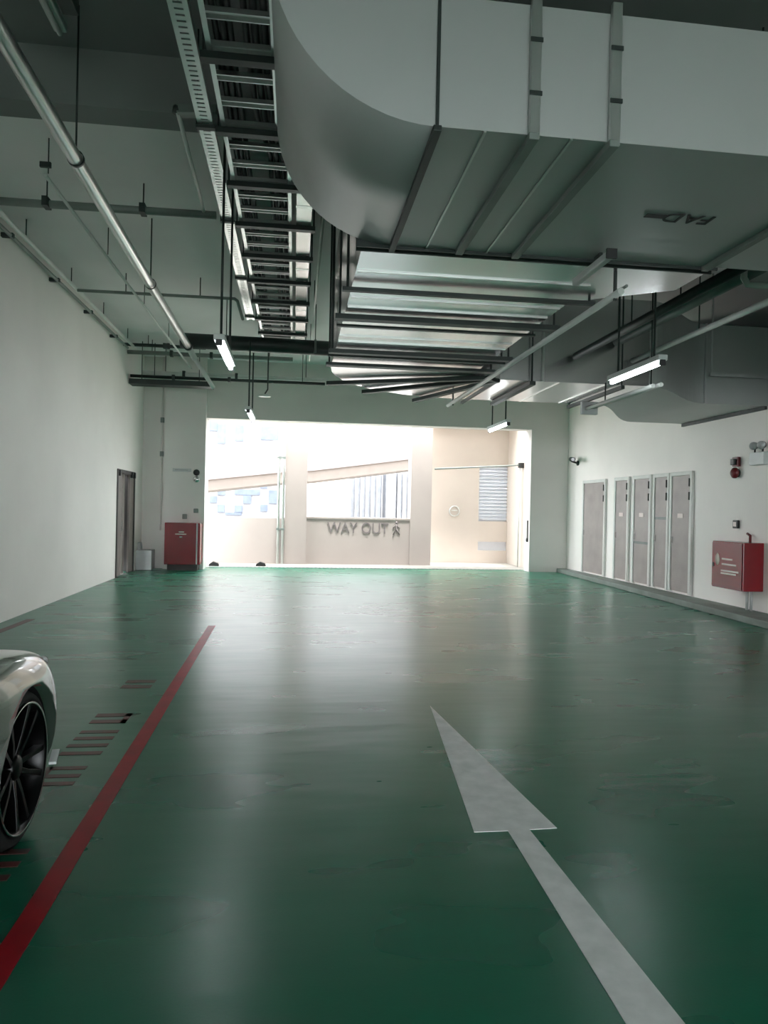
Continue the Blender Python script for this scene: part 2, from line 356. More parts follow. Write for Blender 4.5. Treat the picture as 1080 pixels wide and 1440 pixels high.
# ------------------------------------------------------------------ floor paint
a = MB(); a.prism([(1.064, 5.36), (1.27, 3.245), (1.133, 3.24), (1.174, 1.963), (1.20, .9), (.97, .9), (.999, 1.98), (1.027, 3.235), (.864, 3.235)], 'z', .0005, .003)
tag(a.build('floor_arrow', 'arrow_paint'), 'large white straight-ahead arrow painted on the green floor', 'road marking')
a = MB(); a.prism([(-.965, -3), (-.845, -3), (-.865, 2.68), (-.95, 9.1), (-1.04, 9.1), (-.955, 2.68)], 'z', .0005, .003)
tag(a.build('bay_line', 'red_paint'), 'long red bay line painted beside the parked car', 'road marking')
a = MB(); a.prism([(-3.4, 8.6), (-3.3, 8.6), (-3.27, 9.6), (-3.37, 9.6)], 'z', .0005, .003)
tag(a.build('bay_line', 'faded_red_paint'), 'short faded red line beside the left wall', 'road marking')
lt = thing('bay_lettering', 'worn red lettering strokes between the car and the red line', 'road marking', (-1.2, 4, 0))
def stroke(x0, x1, y0, y1): MB().box(x0, y0, .0004, x1, y1, .0025).build('stroke', 'faded_red_paint', lt)
for y in (2.86, 2.97, 3.08, 3.19): stroke(-1.36, -1.10, y, y + .045)
for y in (3.95, 4.06, 4.18): stroke(-1.34, -1.14, y, y + .05)
stroke(-1.36, -1.32, 3.95, 4.23)
for y in (4.42, 4.56, 4.70, 4.83): stroke(-1.36, -1.12, y, y + .06)
for y in (5.05, 5.2): stroke(-1.36, -1.12, y, y + .08)
stroke(-1.16, -1.12, 5.05, 5.28)
for y in (6.0, 6.18): stroke(-1.38, -1.14, y, y + .1)

# ------------------------------------------------------------------ big air duct
ZD = 3.28
du = thing('air_duct', 'huge galvanised air duct turning through the bay under the ceiling', 'duct', (2, 6, ZD))
yf, yb, xl, rad, zt = 3.25, 4.76, -.165, .78, 3.89
prof = [(6.88, ZD), (xl + rad, ZD)]
for i in range(1, 17):
    t = i / 16 * PI / 2; prof.append((xl + rad - rad * math.sin(t), ZD + rad - rad * math.cos(t)))
prof += [(xl, 5.48), (xl + .62, 5.48), (xl + .62, 4.15)]
for i in range(1, 9):
    t = i / 8 * PI / 2; prof.append((xl + .62 + .26 - .26 * math.cos(t), 4.15 - .26 * math.sin(t)))
prof += [(6.88, zt)]
m = MB(); m.prism(prof, 'y', yf, yb)
for f_ in m.bm.faces:
    n = f_.normal
    f_.normal_update()
    if abs(f_.normal.y) < .1 and abs(f_.normal.x) > .02 and abs(f_.normal.z) > .02: f_.smooth = True
m.build('rising_elbow', 'duct_matte', du)
for x, dark in ((.62, 1), (1.08, 0), (1.475, 0), (2.87, 0)):
    s_ = MB()
    if dark: s_.box(x - .008, yf - .012, ZD - .006, x + .008, yf, 5.4); s_.box(x - .02, yf - .02, ZD - .03, x + .02, yb + .05, ZD - .001)
    else:
        s_.box(x - .025, yf - .03, ZD - .03, x + .025, yf - .001, zt + .04)
        MB().box(x - .028, yf - .031, ZD - .035, x + .022, yb + .0, ZD - .001).build('stiffener', 'grey_pipe', du, bevel=.004)
    o = s_.build('stiffener', 'dark_steel' if dark else 'galvanised', du, bevel=.004)
    if dark: o['label'] = 'dark steel drop rod and joint bar'
    else:
        for z in (3.45, 3.7): MB().box(x - .03, yf - .036, z, x + .03, yf - .03, z + .02).build('clip', 'dark_steel', du)
for x in (.85, 1.27, 3.4): MB().box(x - .006, yf, ZD - .008, x + .006, yb, ZD - .0005).build('seam', 'galvanised', du)
# joint flange, trunk leading away, elbow, cross run
MB().box(.38, yb + .001, ZD - .02, 2.97, yb + .012, ZD + .9).build('flange', 'dark_steel', du)
MB().box(.38, yb + .075, ZD - .02, 2.97, yb + .087, ZD + .9).build('flange', 'dark_steel', du)
MB().bar((6.875, 9.72, ZD - .16), (6.875, 12.0, ZD - .16), .04, .05).build('wall_angle', 'dark_steel', du)
top = 4.46
x0, x1 = .42, 2.26
tr = [(x0, yb + .03), (2.95, yb + .03), (2.95, 5.3), (x1, 5.75), (x1, 8.9)]
MB().prism(tr + [(x0, 8.9)], 'z', ZD, top).build('trunk_section', 'duct_metal', du)
el = [(x0, 8.901), (x1, 8.901)]
for i in range(1, 7):
    t = i / 6 * PI / 2; el.append((x1 + .45 - .45 * math.cos(t), 8.9 + .4 * math.sin(t)))
el += [(3.0, 9.3), (3.0, 11.05)]
for i in range(0, 11):
    t = i / 10 * PI / 2; el.append((2.55 - 2.13 * math.sin(t), 8.95 + 2.1 * math.cos(t)))
MB().prism(el, 'z', ZD, top).build('turning_section', 'duct_metal', du)
MB().box(3.001, 9.3, ZD, 4.85, 11.05, top).build('cross_section', 'duct_metal', du)
rings = []
for i in range(13):
    t = i / 12; s_ = t * t * (3 - 2 * t); x = 4.851 + t * 1.05
    ya, yb2, za, zb = 9.3 + .45 * s_, 11.05 + .95 * s_, ZD - .13 * s_, top - .15 * s_
    rings.append([(x, ya, za), (x, yb2, za), (x, yb2, zb), (x, ya, zb)])
rings.append([(6.95, 9.75, ZD - .13), (6.95, 12.0, ZD - .13), (6.95, 12.0, top - .15), (6.95, 9.75, top - .15)])
m = MB(); m.loft(rings, smooth=False); m.build('offset_section', 'duct_matte', du)
# folded ribs on the underside of the trunk
for y in (5.3, 5.95, 6.25, 6.95, 7.3, 7.55, 8.3): MB().bar((x0 + .01, y, ZD - .004), (x1 - .01, y, ZD - .004), .016, .014).build('rib', 'galvanised', du)
for x in (3.55, 4.2): MB().bar((x, 9.31, ZD - .004), (x, 11.04, ZD - .004), .016, .014).build('rib', 'galvanised', du)
for x in (3.3, 4.85): MB().bar((x, 9.29, ZD), (x, 9.29, top), .03, .03).build('corner_angle', 'galvanised', du)
MB().bar((5.92, 9.73, ZD - .13), (5.92, 9.73, top - .15), .03, .03).build('corner_angle', 'pale_metal', du)
mw = Matrix.Translation((2.3, 4.0, ZD - .004)) @ Matrix(((-1, 0, 0, 0), (0, 1, 0, 0), (0, 0, -1, 0), (0, 0, 0, 1))) @ Matrix.Rotation(PI * 0, 4, 'Z')
tx = text_mesh('duct_lettering', 'FAD', .17, .002, 'lettering_black', mw, du); tx['label'] = 'black FAD lettering with an arrow'
MB().bar((2.03, 4.0, ZD - .004), (2.15, 4.0, ZD - .004), .05, .003).build('arrow_mark', 'lettering_black', du)
# duct hangers
def hanger(p, q, label, w=.07, h=.06, rods=True):
    p = Vector(p); q = Vector(q); t = thing('duct_hanger', label, 'hanger', tuple((p + q) / 2), 'trapeze bars under the air duct')
    MB().bar(p, q, w, h).build('crossbar', 'dark_steel', t)
    if rods:
        for e in (p + (q - p) * .02, q - (q - p) * .02):
            MB().tube([e, (e.x, e.y, CF)], .011, 8).build('rod', 'dark_steel', t)
    return t
zh = ZD - .045
for i, (y, a_, b_, w_, h_) in enumerate(((5.62, .34, 2.42, .05, .03), (6.45, .33, 2.43, .1, .045), (6.74, .36, 2.3, .05, .02), (7.86, .34, 2.42, .09, .045), (8.06, .34, 2.4, .03, .03), (8.58, .34, 2.42, .12, .035))):
    hanger((a_, y, zh), (b_, y, zh), '%s dark trapeze bar from the camera under the air duct' % ORD[i], w_, h_, i != 2)
for (ax, ay, bx, by), l in (((.42, 9.9, 2.5, 8.98), 'leftmost'), ((.98, 10.5, 2.55, 9.05), 'middle'), ((1.85, 11.12, 2.62, 9.12), 'rightmost')):
    hanger((ax, ay, zh), (bx, by, zh), l + ' of the dark bars fanning under the duct bend', .09, .05, False)
hanger((3.13, 9.2, zh), (3.13, 11.15, zh), 'dark bar under the duct right after the bend, beside the pale pipe', .08, .05)
hanger((2.62, 9.25, zh), (2.62, 11.15, zh), 'thin dark bar at the end of the duct bend', .04, .04, False)
hanger((4.4, 9.2, zh), (4.4, 11.15, zh), 'bar under the duct just left of the lit tube', .05, .05)
t = thing('duct_bracket', 'pale steel channel carrying the duct to the left of the red cabinet', 'hanger', (6.2, 9.5, ZD - .2))
MB().bar((5.9, 9.6, 3.55), (6.88, 9.6, 3.55), .05, .05).build('channel', 'pale_metal', t); MB().tube([(5.93, 9.6, 3.55), (5.93, 9.6, CF)], .014, 8).build('rod', 'pale_metal', t)

# ------------------------------------------------------------------ cable ladder and its hangers, trunking, cables
ZT = 4.7
ld = thing('cable_ladder', 'long steel cable ladder running overhead towards the opening', 'cable tray', (-.4, 9, ZT))
MB().tube([(-.665, 1.5, ZT + .05), (-.665, 14.6, ZT + .05)], .001, 4).bar((-.665, 1.5, ZT + .05), (-.665, 14.6, ZT + .05), .02, .1).bar((-.655, 1.5, ZT + .002), (-.655, 14.6, ZT + .002), .035, .006).build('side_rail', 'galvanised', ld)
r_ = MB(); r_.bar((-.215, 1.5, ZT + .05), (-.215, 6.0, ZT + .05), .02, .1); r_.bar((-.215, 6.0, ZT + .05), (-.105, 6.4, ZT + .05), .02, .1); r_.bar((-.105, 6.4, ZT + .05), (-.105, 14.6, ZT + .05), .02, .1); r_.bar((-.115, 6.4, ZT + .002), (-.115, 14.6, ZT + .002), .03, .006)
r_.build('side_rail', 'galvanised', ld)
y = 1.7
while y < 14.5:
    xr = -.22 if y < 6.2 else -.11
    g = MB(); g.bar((-.65, y, ZT + .034), (xr, y, ZT + .034), .07, .004); g.bar((-.65, y - .035, ZT + .018), (xr, y - .035, ZT + .018), .009, .036); g.bar((-.65, y + .035, ZT + .018), (xr, y + .035, ZT + .018), .009, .036)
    g.build('rung', 'galvanised', ld); y += .34
def cable(pts, r, label):
    tag(MB().tube(pts, r, 8).build('power_cable', 'black_cable'), label, 'cable', 'cables on the ladder')
for i, (x, r) in enumerate(((-.60, .022), (-.55, .025), (-.495, .022))):
    pts = [(x + random.uniform(-.006, .006), 1.5 + k * .65, ZT + .037 + r) for k in range(21)]
    cable(pts, r, '%s black cable from the left edge of the cable ladder' % ORD[i])
for i, (x, r) in enumerate(((-.17, .025), (-.23, .026), (-.29, .022))):
    pts = [(x + (-.1 if k < 7 else -.08 if k == 7 else 0) + random.uniform(-.006, .006), 1.5 + k * .65, ZT + .037 + r) for k in range(21)]
    cable(pts, r, '%s black cable from the right edge of the cable ladder' % ORD[i])
for i in range(11):
    y = 4.16 + i * 1.0 if i < 10 else 14.1
    xr = .17 if y > 6.5 else -.165
    t = thing('ladder_hanger', '%s black crossbar from the camera under the cable ladder' % ORD[i], 'hanger', (-.3, y, ZT), 'crossbars under the cable ladder')
    MB().bar((-.72, y, ZT - .028), (xr, y, ZT - .028), .075, .05).build('crossbar', 'dark_steel', t)
    cl = CN if y < YS else CF
    for x in (-.705, xr - .015): MB().tube([(x, y, ZT - .03), (x, y, cl)], .009, 8).build('rod', 'dark_steel', t)
tk = thing('cable_trunking', 'bright white cable trunking along the right side of the cable ladder', 'cable tray', (.05, 11, ZT))
MB().box(-.045, 6.5, ZT, .125, 14.6, ZT + .08).build('channel', 'trunking_white', tk, bevel=.004)
for i in range(4): MB().box(-.05, 7.6 + i * 2, ZT - .003, .13, 7.66 + i * 2, ZT + .082).build('coupler', 'galvanised', tk)
pt = thing('perforated_tray', 'slim perforated metal tray beside the left of the cable ladder', 'cable tray', (-.8, 8, ZT))
g = MB(); ys, ye = 3.6, 12.4
g.box(-.87, ys, ZT, -.86, ye, ZT + .05); g.box(-.75, ys, ZT, -.74, ye, ZT + .05); g.box(-.86, ys, ZT, -.835, ye, ZT + .004); g.box(-.775, ys, ZT, -.75, ye, ZT + .004)
n = int((ye - ys) / .06)
for i in range(n): g.box(-.835, ys + i * .06, ZT, -.775, ys + i * .06 + .04, ZT + .004)
g.build('tray', 'galvanised', pt)
for i, y in enumerate((6.12, 8.1, 10.1, 12.1)): MB().box(-.885, y, ZT - .03, -.725, y + .05, ZT - .002).build('bracket', 'dark_steel', pt)
for y in (6.145, 8.125, 10.125, 12.125): MB().tube([(-.88, y, ZT - .02), (-.88, y, CN if y < YS else CF)], .007, 6).build('rod', 'dark_steel', pt)

# ------------------------------------------------------------------ pipes
def rod(t, x, y, z, r=.008, cl=None): MB().tube([(x, y, z), (x, y, cl or (CN if y < YS else CF))], r, 8).build('hanger_rod', 'dark_steel', t)
dn = thing('drain_pipe', 'thick galvanised drain pipe sloping along the left of the ceiling', 'pipe', (-1.8, 8, 4.1))
MB().tube([(-1.80, 1.0, 4.40), (-1.80, 4.63, 4.30), (-1.81, 8.3, 4.215), (-1.80, 12.1, 4.14)], .058, 20).build('pipe', 'galvanised', dn)
for y, z in ((6.0, 4.27), (9.0, 4.2)):
    MB().lathe([(.062, -.02), (.066, -.02), (.066, .02), (.062, .02)], (-1.80, y, z), (0, 1, 0), 20).build('collar', 'dark_steel', dn); rod(dn, -1.80, y, z + .06)
MB().lathe([(.0, -.03), (.075, -.03), (.075, .05), (.0, .05)], (-1.80, 12.08, 4.14), (0, 1, 0), 20).build('coupling', 'dark_steel', dn)
MB().tube([(-1.80, 12.12, 4.14), (-1.77, 12.3, 4.07), (-1.72, 12.36, 3.98)], .05, 16).build('reducer', 'white_pipe', dn)
MB().tube([(-1.74, 12.34, 4.02), (-1.47, 12.9, 3.6)], .038, 16).build('outlet_pipe', 'white_pipe', dn)
hd = thing('header_pipe', 'fat dark pipe crossing the ceiling beyond the left lit tube', 'pipe', (-.6, 12.2, 4.2))
MB().tube([(-1.95, 12.28, 4.27), (.60, 12.28, 4.25)], .125, 24).build('pipe', 'dark_steel', hd)
for x in (-1.2, .3):
    MB().lathe([(.127, -.02), (.133, -.02), (.133, .02), (.127, .02)], (x, 12.28, 4.262), (1, 0, 0), 24).build('clamp', 'grey_pipe', hd); rod(hd, x, 12.28, 4.38)
wp = thing('wall_pipe', 'upper white pipe running along the top of the left wall', 'pipe', (-3.35, 8, 4.7))
MB().tube([(-3.36, 1, 4.76), (-3.36, 15.2, 4.76)], .03, 12).build('pipe', 'white_pipe', wp)
for i in range(8): rod(wp, -3.36, 2.1 + i * 1.8, 4.78)
wp2 = thing('wall_pipe', 'lower grey pipe beside the white one on the left wall', 'pipe', (-3.45, 8, 4.7))
MB().tube([(-3.47, 1, 4.72), (-3.47, 15.2, 4.72)], .025, 12).build('pipe', 'grey_pipe', wp2)
for i in range(8): MB().box(-3.58, 2.3 + i * 1.7, 4.70, -3.44, 2.36 + i * 1.7, 4.75).build('bracket', 'dark_steel', wp2)
cp = thing('cross_pipe', 'grey pipe crossing the ceiling from the left wall to the cable ladder, nearer one', 'pipe', (-2, 8, 4.7))
MB().tube([(-3.5, 8.06, 4.705), (-.92, 8.02, 4.70)], .042, 14).build('pipe', 'grey_pipe', cp)
for x in (-2.7, -1.7): MB().box(x - .03, 7.96, 4.66, x + .03, 8.1, 4.76).build('clamp', 'dark_steel', cp); rod(cp, x, 8.04, 4.74)
MB().tube([(-1.05, 6.25, 4.84), (-1.05, 8.0, 4.72)], .02, 10).build('branch', 'white_pipe', cp)
MB().lathe([(0, 0), (.05, 0), (.045, .05), (0, .06)], (-1.05, 6.25, 4.84), (0, 0, 1), 14).build('branch_cap', 'dark_steel', cp)
MB().bar((-1.05, 6.25, 4.86), (-.72, 6.2, 4.86), .09, .07).build('branch_bracket', 'grey_pipe', cp)
cp2 = thing('cross_pipe', 'thin grey pipe crossing the ceiling above the left lit tube, farther one', 'pipe', (-2, 11.2, 4.7))
MB().tube([(-3.3, 11.2, 4.70), (-.98, 11.18, 4.70), (-.94, 11.22, 4.68), (-.88, 11.6, 4.5)], .024, 12).build('pipe', 'grey_pipe', cp2)
for x in (-2.6, -1.5): rod(cp2, x, 11.2, 4.72)
tp = thing('conduit', 'thin white conduit between the wall pipes and the drain pipe', 'pipe', (-2.4, 11, 4.6))
MB().tube([(-2.42, 7.15, 4.62), (-2.36, 16.4, 4.58)], .018, 10).build('pipe', 'white_pipe', tp)
for y in (7.2, 9.4, 11.6, 13.8): rod(tp, -2.41, y, 4.66, .006)
MB().bar((-2.47, 7.15, 4.72), (-2.37, 7.15, 4.72), .03, .05).build('clamp', 'dark_steel', tp)
tp2 = thing('conduit', 'thin bright conduit to the right of the white trunking', 'pipe', (.24, 10, 4.5))
MB().tube([(.235, 5.4, 4.5), (.24, 14.6, 4.5)], .016, 10).build('pipe', 'white_pipe', tp2)
for y in (8.2, 11, 13.6): rod(tp2, .24, y, 4.51, .006)
pp = thing('sprinkler_pipe', 'long pale pipe slanting under the duct on the right', 'pipe', (2.28, 7, 3.1))
MB().tube([(2.29, 4.85, 3.10), (2.28, 10.6, 3.10)], .026, 12).build('pipe', 'white_pipe', pp)
MB().tube([(2.33, 4.85, 3.14), (2.32, 9.6, 3.14)], .012, 8).build('cable', 'grey_pipe', pp)
for y in (4.95, 10.3): MB().box(2.28, y - .01, 3.06, 2.30, y + .01, ZD - .002).build('clamp', 'dark_steel', pp)
for i, (x, y0, y1, z, r, l) in enumerate(((4.53, 5.0, 9.2, 3.6, .035, 'bright pipe overhead at the right edge of the picture'), (3.72, 5.32, 9.2, 3.62, .05, 'dark pipe above the duct at the right, beside the bright one'), (4.3, 5.0, 9.2, 3.85, .065, 'thick dark pipe between two thinner ones at the right'))):
    t = thing('overhead_pipe', l, 'pipe', (x, 7, z))
    MB().tube([(x, y0, z), (x, y1, z)], r, 14).build('pipe', ['white_pipe', 'dark_steel', 'grey_pipe'][i], t)
    for y in (5.4, 7.6): rod(t, x, y, z + r)
lp = thing('pipe_loop', 'pale pipe bend with a U-shaped drop at the right edge', 'pipe', (4.4, 6.2, 3.6))
MB().tube([(4.1, 6.15, 4.2), (4.1, 6.15, 3.72), (4.14, 6.15, 3.66), (4.3, 6.15, 3.66), (4.6, 6.15, 3.72)], .03, 12).build('pipe', 'white_pipe', lp)
MB().tube([(4.55, 6.0, 4.2), (4.55, 6.0, 3.8), (4.62, 6.0, 3.74), (4.8, 6.0, 3.74)], .03, 12).build('pipe', 'white_pipe', lp)
rod(lp, 4.1, 6.15, 4.2); rod(lp, 4.55, 6.0, 4.2)
# services along the back wall
for i, (x0_, x1_, y, z, r, m_, l) in enumerate((
    (-3.56, .62, 15.9, 4.27, .035, 'dark_steel', 'dark pipe crossing before the back wall, lowest but one'),
    (-3.56, -.1, 15.6, 4.72, .045, 'grey_pipe', 'grey pipe crossing high before the back wall'),
    (-3.4, .7, 16.3, 4.42, .05, 'white_pipe', 'white pipe crossing before the back wall'),
    (-3.56, -1.9, 15.2, 4.79, .035, 'dark_steel', 'dark pipe in the back left corner of the ceiling'))):
    t = thing('service_pipe', l, 'pipe', ((x0_ + x1_) / 2, y, z))
    MB().tube([(x0_, y, z), (x1_, y, z)], r, 12).build('pipe', m_, t)
    for x in (x0_ + .5, x1_ - .5): rod(t, x, y, z)
    for x in (x0_ + .9, (x0_ + x1_) / 2): MB().box(x - .03, y - r - .015, z - r - .015, x + .03, y + r + .015, z + r + .02).build('clamp', 'dark_steel', t)
t = thing('cable_trough', 'dark flat trough hung before the back wall at the left', 'cable tray', (-2.6, 16, 4.08))
MB().box(-3.56, 15.75, 4.08, -1.82, 16.1, 4.10).box(-3.56, 15.75, 4.10, -1.82, 15.77, 4.19).box(-3.56, 16.08, 4.10, -1.82, 16.1, 4.19).build('trough', 'dark_steel', t)
for x in (-3.3, -2.1): rod(t, x, 15.79, 4.1)
sd = thing('smoke_detector', 'round detector hanging by a stem before the back wall', 'detector', (-.66, 15, 3.8))
MB().lathe([(0, 0), (.13, 0), (.13, .02), (.05, .05), (0, .05)], (-.66, 15, 3.80), (0, 0, 1), 20).build('head', 'batten_white', sd)
MB().tube([(-.66, 15, 3.85), (-.60, 15, 3.95), (-.60, 15, CF)], .015, 8).build('stem', 'dark_steel', sd)
cn = thing('conduit', 'thin conduit with small boxes down the back left corner', 'pipe', (-3.1, 17.36, .6))
MB().tube([(-3.14, 17.37, .9), (-3.14, 17.37, CF)], .02, 8).build('pipe', 'back_wall_paint', cn)
for z in (3.45, 2.65): MB().box(-3.18, 17.33, z, -3.1, 17.4, z + .12).build('box', 'grey_pipe', cn, bevel=.005)

# ------------------------------------------------------------------ lamps
def batten(x, y0, y1, z, label, cl, lit=True, loc=None):
    t = thing('tube_light', label, 'lamp', (x, (y0 + y1) / 2, z), 'hanging tube lights')
    MB().box(x - .05, y0 - .03, z + .02, x + .05, y1 + .03, z + .075).build('housing', 'batten_white', t, bevel=.006)
    MB().tube([(x, y0, z), (x, y1, z)], .022, 14).build('tube', 'tube_glow' if lit else 'batten_white', t)
    for y in (y0 - .015, y1 + .015): MB().box(x - .03, y - .015, z - .03, x + .03, y + .015, z + .03).build('lamp_holder', 'black_plastic', t, bevel=.004)
    for y in (y0 + .15, y1 - .15): MB().tube([(x, y, z + .07), (x, y, cl)], .012, 8).build('suspension', 'dark_steel', t)
    return t
batten(-.715, 6.67, 7.86, 3.0, 'lit tube light hanging under the cable ladder, the nearer left one', CF)
batten(-.75, 11.35, 12.55, 3.0, 'lit tube light hanging in front of the top left of the opening', 4.14)
batten(3.55, 6.6, 7.7, 3.0, 'brightest lit tube light, hanging at the right before the duct', CF)
batten(3.57, 11.72, 12.86, 3.0, 'small lit tube light hanging before the top right of the opening', CF)
for k_, (x_, y_) in enumerate(((-.75, -3.1), (3.55, -3.1), (-.75, -7.8), (3.55, -7.8))):  # unseen tubes added to brighten the near duct face and floor
    batten(x_, y_, y_ + 1.19, 3.0, 'added unseen tube light behind the viewpoint, %s from the front wall end' % ORD[k_], CN)
t = thing('tube_light', 'unlit tube light fixed under the big duct near its back edge', 'lamp', (2.02, 4.8, 3.2), 'hanging tube lights')
MB().box(2.0, 4.45, 3.18, 2.05, 5.05, 3.232).build('housing', 'batten_white', t, bevel=.01); MB().box(1.99, 4.43, 3.175, 2.06, 4.45, 3.237).build('end_cap', 'black_plastic', t)
MB().box(2.015, 4.6, 3.232, 2.035, 4.7, ZD - .009).build('spacer', 'dark_steel', t)
t = thing('tube_light', 'unlit tube light on the near ceiling at the upper left', 'lamp', (-1.92, 5, 5.4), 'hanging tube lights')
MB().box(-1.97, 4.7, 5.24, -1.87, 5.96, 5.3).build('housing', 'batten_white', t, bevel=.01); MB().tube([(-1.92, 4.72, 5.22), (-1.92, 5.94, 5.22)], .02, 12).build('tube', 'batten_white', t)
for y in (5.0, 5.7): MB().tube([(-1.92, y, 5.29), (-1.92, y, CN)], .01, 8).build('suspension', 'dark_steel', t)
t = thing('junction_box', 'dark box on the near ceiling beside the unlit tube light', 'box', (-1.76, 5.5, 5.3))
MB().box(-1.82, 5.2, 5.2, -1.70, 5.68, 5.32).build('body', 'dark_steel', t, bevel=.01); MB().tube([(-1.76, 5.4, 5.32), (-1.76, 5.4, CN)], .02, 8).build('stem', 'dark_steel', t)
t = thing('pipe_bracket', 'pair of pale rails hung below the duct, beneath the brightest tube', 'rail', (4.14, 8.8, 3.0))
for x, z in ((4.10, 3.0), (4.2, 3.02)): MB().tube([(x, 7.8, z), (x, 9.75, z)], .025, 10).build('rail', 'white_pipe', t)
MB().box(4.03, 9.7, 2.92, 4.27, 9.76, 3.1).build('end_plate', 'pale_metal', t, bevel=.006)
for y in (7.95, 9.2): MB().tube([(4.15, y, 3.0), (4.15, y, CF if y < 9 else ZD)], .01, 8).build('rod', 'dark_steel', t)

# ------------------------------------------------------------------ wall equipment
c_ = thing('hose_reel_cabinet', 'red hose reel cabinet on the right wall with pale window and lettering bars', 'cabinet', (6.73, 10.1, .38), )
MB().box(6.57, 9.72, .40, 6.899, 10.5, 1.12).build('body', 'red_enamel', c_, bevel=.008)
MB().box(6.552, 9.74, .42, 6.569, 10.48, 1.10).build('door', 'red_enamel', c_, bevel=.004)
o = MB().lathe([(0, 0), (.055, 0), (.055, .004), (0, .004)], (0, 0, 0), (-1, 0, 0), 20)
for v in o.bm.verts: v.co.z *= 1.7; v.co += Vector((6.551, 10.33, .84))
o.build('window', 'glass_disc', c_)
for z, a_, b_ in ((.84, 9.95, 10.22), (.76, 9.86, 10.22), (.66, 9.80, 10.24), (.62, 9.86, 10.24)): MB().box(6.549, a_, z, 6.551, b_, z + .025).build('lettering_bar', 'white_mark', c_)
MB().box(6.54, 10.42, .72, 6.552, 10.45, .78).build('latch', 'black_plastic', c_)
for y in (9.85, 9.95): MB().tube([(6.8, y, .1), (6.8, y, .4)], .02, 8).build('pipe', 'pale_metal', c_)
c_ = thing('hose_reel_cabinet', 'dark red hose reel cabinet standing left of the opening', 'cabinet', (-2.55, 17, 0))
MB().box(-2.94, 16.78, .14, -2.14, 17.179, 1.1).build('body', 'red_enamel', c_, bevel=.008)
MB().box(-2.92, 16.762, .17, -2.24, 16.779, 1.08).build('door', 'red_enamel', c_, bevel=.004)
MB().box(-2.225, 16.76, .15, -2.20, 16.779, 1.09).build('edge_strip', 'pale_metal', c_)
MB().box(-2.88, 16.84, 0, -2.2, 17.17, .14).build('plinth', 'door_dark', c_)
MB().box(-2.7, 16.758, .83, -2.45, 16.762, .85).build('lettering_bar', 'white_mark', c_); MB().box(-2.62, 16.758, .88, -2.5, 16.762, .90).build('lettering_bar', 'white_mark', c_)
MB().box(-2.6, 16.74, .76, -2.54, 16.762, .79).build('latch', 'chrome', c_)
def bell(name, c, ax, r, m1, label, cat, d=.06):
    t = thing(name, label, cat, c)
    MB().lathe([(0, 0), (r * .8, 0), (r * .8, d * .4)], c, ax, 20).build('base', 'black_plastic', t)
    MB().lathe([(r, d * .4), (r, d * .7), (r * .6, d), (0, d * 1.1)], c, ax, 24).build('dome', m1, t)
    return t
bell('alarm_bell', (6.899, 10.39, 2.19), (-1, 0, 0), .085, 'red_lamp', 'round red alarm bell above the right hose cabinet', 'alarm', .1)
t = thing('alarm_strobe', 'small dark red strobe unit just above the red alarm bell', 'alarm', (6.86, 10.39, 2.29))
MB().box(6.84, 10.32, 2.29, 6.899, 10.46, 2.44).build('base', 'red_lamp', t, bevel=.01); MB().box(6.79, 10.34, 2.31, 6.84, 10.44, 2.41).build('lens', 'black_plastic', t, bevel=.015)
t = thing('call_point', 'small dark manual call point above the right hose cabinet', 'alarm', (6.87, 10.37, 1.32))
MB().box(6.85, 10.31, 1.32, 6.899, 10.43, 1.45).build('body', 'black_plastic', t, bevel=.01); MB().box(6.845, 10.335, 1.35, 6.852, 10.405, 1.42).build('pane', 'white_mark', t)
t = thing('small_lamp', 'tiny pale red fitting on top of the right hose cabinet', 'fitting', (6.8, 10.05, 1.12))
MB().tube([(6.85, 9.98, 1.12), (6.85, 9.98, 1.22), (6.85, 10.05, 1.25)], .02, 8).build('body', 'red_lamp', t)
t = thing('emergency_light', 'white twin-head emergency light at the right edge of the picture', 'lamp', (6.85, 9.85, 2.28))
MB().box(6.8, 9.64, 2.28, 6.899, 9.98, 2.47).build('case', 'batten_white', t, bevel=.012)
for y in (9.72, 9.9):
    MB().tube([(6.84, y, 2.47), (6.84, y, 2.53)], .012, 8).build('stem', 'black_plastic', t)
    MB().lathe([(.02, .08), (.055, .05), (.06, -.02), (.05, -.03), (0, -.035)], (6.82, y, 2.57), (.7, .6, .1), 18).build('lamp_head', 'pale_metal', t)
t = thing('security_camera', 'dark bullet security camera high on the right wall near the back', 'camera', (6.8, 16.6, 2.8))
MB().lathe([(0, 0), (.06, 0), (.06, .03), (0, .03)], (6.899, 16.75, 2.74), (-1, 0, 0), 16).build('base', 'black_plastic', t)
MB().tube([(6.87, 16.75, 2.74), (6.7, 16.7, 2.78)], .025, 8).build('arm', 'black_plastic', t)
MB().tube([(6.75, 16.85, 2.84), (6.62, 16.4, 2.80)], .055, 14).build('body', 'dark_steel', t); MB().tube([(6.62, 16.41, 2.801), (6.612, 16.385, 2.80)], .04, 14).build('lens', 'car_glass', t)
bell('alarm_bell', (-2.3, 17.179, 2.28), (0, -1, 0), .075, 'black_plastic', 'upper of two dark round alarms left of the opening', 'alarm')
bell('alarm_bell', (-2.3, 17.179, 2.12), (0, -1, 0), .075, 'chrome', 'lower of two round alarms left of the opening', 'alarm')
t = thing('call_point', 'small grey call point above the left hose cabinet, the upper one', 'alarm', (-2.3, 17.15, 1.33))
MB().box(-2.35, 17.13, 1.33, -2.25, 17.179, 1.43).build('body', 'grey_pipe', t, bevel=.01)
t = thing('call_point', 'small dark fitting resting on the left hose cabinet top', 'alarm', (-2.55, 17.0, 1.1))
MB().box(-2.6, 17.1, 1.18, -2.5, 17.179, 1.3).build('body', 'grey_pipe', t, bevel=.01)
